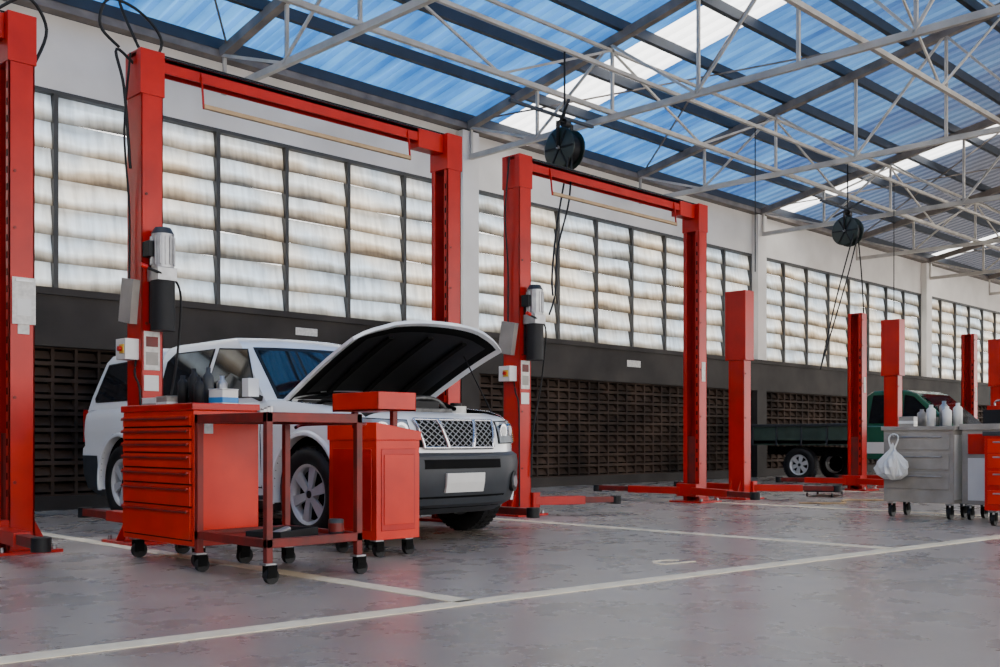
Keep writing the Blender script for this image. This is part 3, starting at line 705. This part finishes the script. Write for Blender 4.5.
item('spray_can',(3.34,6.05,1.001),can(BLACK,.2),bevel=0); item('spray_can',(3.36,6.15,1.001),can(BLACK,.26,.034),bevel=0); item('spray_can',(3.55,6.13,1.001),can(ALU,.22,.035),bevel=0)
item('spray_can',(3.45,6.13,1.001),can(PLAS,.27,.036),bevel=0); item('spray_can',(3.33,6.24,1.001),can(BLACK,.22,.033),bevel=0)
def case(m):
    m.b2(-.05,.05,-.09,.09,0,.17,BLACK); m.b2(-.055,.055,-.095,.095,.08,.092,PLAS); m.tube([(0,-.05,.165),(0,-.045,.205),(0,.045,.205),(0,.05,.165)],.009,BLACK)
item('black_tool_case',(3.46,6.28,1.001),case,.2)
def drill(m):
    m.b2(-.04,.05,-.03,.03,0,.06,BLACK); m.b2(-.02,.02,-.02,.02,.06,.15,BLACK); m.cyl((-.07,0,.18),(.08,0,.18),.034,BLACK,16); m.cyl((.08,0,.18),(.13,0,.18),.022,ALU,12,r2=.012)
item('cordless_drill',(3.50,6.46,1.001),drill,1.0)
m=MB('steel_frame_cart'); x0,x1,y0,y1=0,.66,0,.80
for x in(.02,x1-.02):
    for y in(.02,y1-.02):
        m.b2(x-.02,x+.02,y-.02,y+.02,.11,.95,DRED); caster(m,x,y,.042)
for z0,z1 in((.90,.955),(.20,.25)):
    m.b2(0,x1,0,.035,z0,z1,DRED);m.b2(0,x1,y1-.035,y1,z0,z1,DRED);m.b2(0,.035,0,y1,z0,z1,DRED);m.b2(x1-.035,x1,0,y1,z0,z1,DRED)
m.b2(.03,x1-.03,.03,y1-.03,.925,.932,DRED); m.b2(.03,x1-.03,.03,y1-.03,.215,.225,DRED)
m.tube([(x1,.1,.88),(x1+.08,.1,.9),(x1+.08,.7,.9),(x1,.7,.88)],.011,DRED)
m.build(None,(3.16,4.98,0),0,.003)
def tray(m): m.b2(-.2,.2,-.12,.12,0,.012,BLACK);[m.b2(a,b_,c,d_,0,.05,BLACK) for a,b_,c,d_ in((-.2,-.19,-.12,.12),(.19,.2,-.12,.12),(-.2,.2,-.12,-.11),(-.2,.2,.11,.12))]; m.cyl((-.12,0,.02),(.1,.03,.04),.02,ALU,10)
item('oil_drip_tray',(3.44,5.25,.227),tray,.4)
item('small_paint_can',(3.70,5.08,.227),lambda m:(m.lathe([(0,0),(.045,0),(.045,.1),(.04,.104),(.0,.104)],PLAS,20,'z'),m.cyl((0,0,.03),(0,0,.08),.0465,DRED,20)),bevel=0)
def socks(m):
    for i in range(4): m.cyl((i*.05,0,0),(i*.05,0,.04+.01*i),.018,ALU,12)
    m.bar((-.05,.08,.012),(.22,.1,.012),.02,.02,ALU)
item('socket_wrench_set',(3.32,5.3,.933),socks,.6)
RC=empty('red_tool_trolley',(4.58,5.84,0))
m=MB('cabinet'); m.b2(-.19,.19,-.27,.27,.12,.80,RED2); m.extr([(-.2,.80),(.2,.80),(.2,.86),(-.2,.92)],-.28,.28,RED2)
m.b2(-.196,-.19,-.22,.22,.18,.74,RED); m.b2(-.15,.15,-.276,-.27,.18,.74,RED); m.b2(-.13,.13,-.282,-.274,.22,.70,RED2)
m.build(RC,bevel=.008)
m=MB('top_tray_and_casters')
m.b2(-.02,.02,-.24,-.20,.85,1.0,DRED); m.b2(-.02,.02,.20,.24,.85,1.0,DRED)
m.b2(-.17,.17,-.26,.26,1.0,1.015,RED2)
for a in((-.17,-.16,-.26,.26),(.16,.17,-.26,.26),(-.17,.17,-.26,-.25),(-.17,.17,.25,.26)): m.b2(*a,1.0,1.13,RED2)
for x in(-.14,.12):
    for y in(-.21,.21): caster(m,x,y,.043)
m.build(RC,bevel=.004)
GC=empty('grey_tool_trolley',(10.80,4.52,0))
m=MB('body'); m.b2(-.24,.24,-.36,.36,.16,.90,BEIGE); m.b2(-.26,.26,-.38,.38,.90,.94,BEIGE)
for z in(.3,.5,.7): m.b2(-.25,-.24,-.32,.32,z,z+.17,BEIGE); m.bar((-.258,-.25,z+.13),(-.258,.25,z+.13),.015,.012,ALU)
for x in(-.19,.17):
    for y in(-.3,.3): caster(m,x,y,.06)
m.b2(-.22,.22,-.365,-.36,.2,.85,WPLAS)
m.cyl((-.24,.20,.83),(-.40,.20,.85),.008,ALU,8)
m.build(GC,bevel=.006)
def bag(m,M):
    prof=[(.005,.36),(.02,.33),(.035,.29),(.08,.25),(.13,.19),(.155,.12),(.14,.05),(.08,.01),(0,0)]
    n=48;vs=[]
    for i in range(n):
        a=2*math.pi*i/n
        for k,(r,h) in enumerate(prof):
            rr=r*(1+.16*math.sin(5*a+k*.9)+.10*math.sin(13*a-2*k)+.05*math.sin(7*a+3*k)); vs.append((rr*math.cos(a)*.7,rr*math.sin(a),h+.014*math.sin(3*a+k)))
    k=len(prof); m.add(vs,[(i*k+q,((i+1)%n)*k+q,((i+1)%n)*k+q+1,i*k+q+1) for i in range(n) for q in range(k-1)],WPLAS,False,M)
    m.tube([(0,-.02,.32),(.02,-.05,.42),(.03,0,.46),(.02,.05,.42),(0,.02,.32)],.008,WPLAS,M=M)
m=MB('plastic_bag'); bag(m,Matrix.Translation((-.38,.20,.40))); m.build(GC)
RT=empty('grey_drawer_trolley',(10.86,3.70,0))
m=MB('body'); m.b2(-.24,.24,-.40,.40,.16,.90,BEIGE); m.b2(-.26,.26,-.42,.42,.90,.96,BEIGE)
m.b2(-.25,-.24,.08,.34,.66,.86,RED); m.b2(-.25,-.24,-.34,.04,.2,.86,RED2)
for z in(.35,.5,.65,.8): m.bar((-.256,-.30,z),(-.256,0,z),.014,.014,ALU)
m.b2(-.25,-.24,.08,.34,.2,.62,WPLAS)
for x in(-.19,.17):
    for y in(-.34,.34): caster(m,x,y,.06)
m.build(RT,bevel=.006)
R3=empty('red_drawer_cabinet',(10.32,3.42,0))
m=MB('body'); m.b2(-.2,.2,-.28,.28,.14,.84,RED); m.b2(-.215,.215,-.295,.295,.84,.88,PLAS)
for z in(.2,.38,.54,.68): m.b2(-.21,-.2,-.25,.25,z,z+.13,RED2); m.bar((-.218,-.2,z+.10),(-.218,.2,z+.10),.014,.012,ALU)
for x in(-.15,.13):
    for y in(-.22,.22): caster(m,x,y,.05)
m.build(R3,bevel=.006)
for i,(x,y,h,cc) in enumerate(((10.72,4.45,.22,WPLAS),(10.80,4.35,.26,ALU),(10.70,4.28,.2,WPLAS),(10.85,4.6,.18,BEIGE),(10.9,4.25,.24,WPLAS))): item('fluid_bottle',(x,y,.941),can(cc,h,.045),bevel=0)
item('spare_part_carton',(10.86,4.75,.941),pbox(BEIGE,(.2,.15,.1),WPLAS),.2)
item('toolbox',(10.86,3.75,.961),lambda m:(m.b2(-.1,.1,-.2,.2,0,.14,BLACK),m.b2(-.08,.08,-.17,.17,.14,.18,RED),m.tube([(0,-.12,.17),(0,-.1,.23),(0,.1,.23),(0,.12,.17)],.01,ALU)))
m=MB('floor_air_hose'); m.tube([(11.9,6.6,.012),(12.3,6.2,.012),(12.9,6.5,.012),(13.4,6.0,.012),(14.0,6.3,.012),(14.6,5.8,.012),(14.2,5.3,.012),(13.2,5.4,.012)],.011,TAN); m.build()
m=MB('mechanic_creeper')
m.b2(-.45,.45,-.2,.2,.07,.10,BLACK); 
for x in(-.38,.38):
    for y in(-.17,.17): m.cyl((x,y-.01,.03),(x,y+.01,.03),.03,BLACK,12); m.cyl((x,y,.05),(x,y,.08),.01,ALU,8)
m.build(None,(13.9,7.3,0),.3)
m=MB('wall_sign'); m.b2(8.0,8.35,YW-.106,YW-.10,2.22,2.32,PAPER); m.build()
m=MB('wall_sign'); m.b2(15.2,15.6,YW-.106,YW-.10,2.15,2.27,PAPER); m.build()
# ------------------------------------------------------------------ light
wd=bpy.data.worlds.new('World'); scn.world=wd; wd.use_nodes=True
wn=wd.node_tree; bg=wn.nodes['Background']; bg.inputs[0].default_value=(1.0,.97,.935,1); bg.inputs[1].default_value=4.9
sl=bpy.data.lights.new('sun','SUN'); sl.energy=8.5; sl.angle=math.radians(3); sl.color=(1,.96,.89)
so=bpy.data.objects.new('sun',sl); scn.collection.objects.link(so)
dv=Vector((-.25,-1,-.75)).normalized(); so.rotation_euler=dv.to_track_quat('-Z','Y').to_euler(); so.location=(10,30,20)
# ------------------------------------------------------------------ camera
cd=bpy.data.cameras.new('camera'); cd.sensor_width=36; cd.lens=37.55; cd.shift_y=.1065; cd.clip_end=200
co=bpy.data.objects.new('camera',cd); scn.collection.objects.link(co); co.location=(0,0,.8); co.rotation_euler=(math.pi/2,0,-math.pi/4)
scn.camera=co
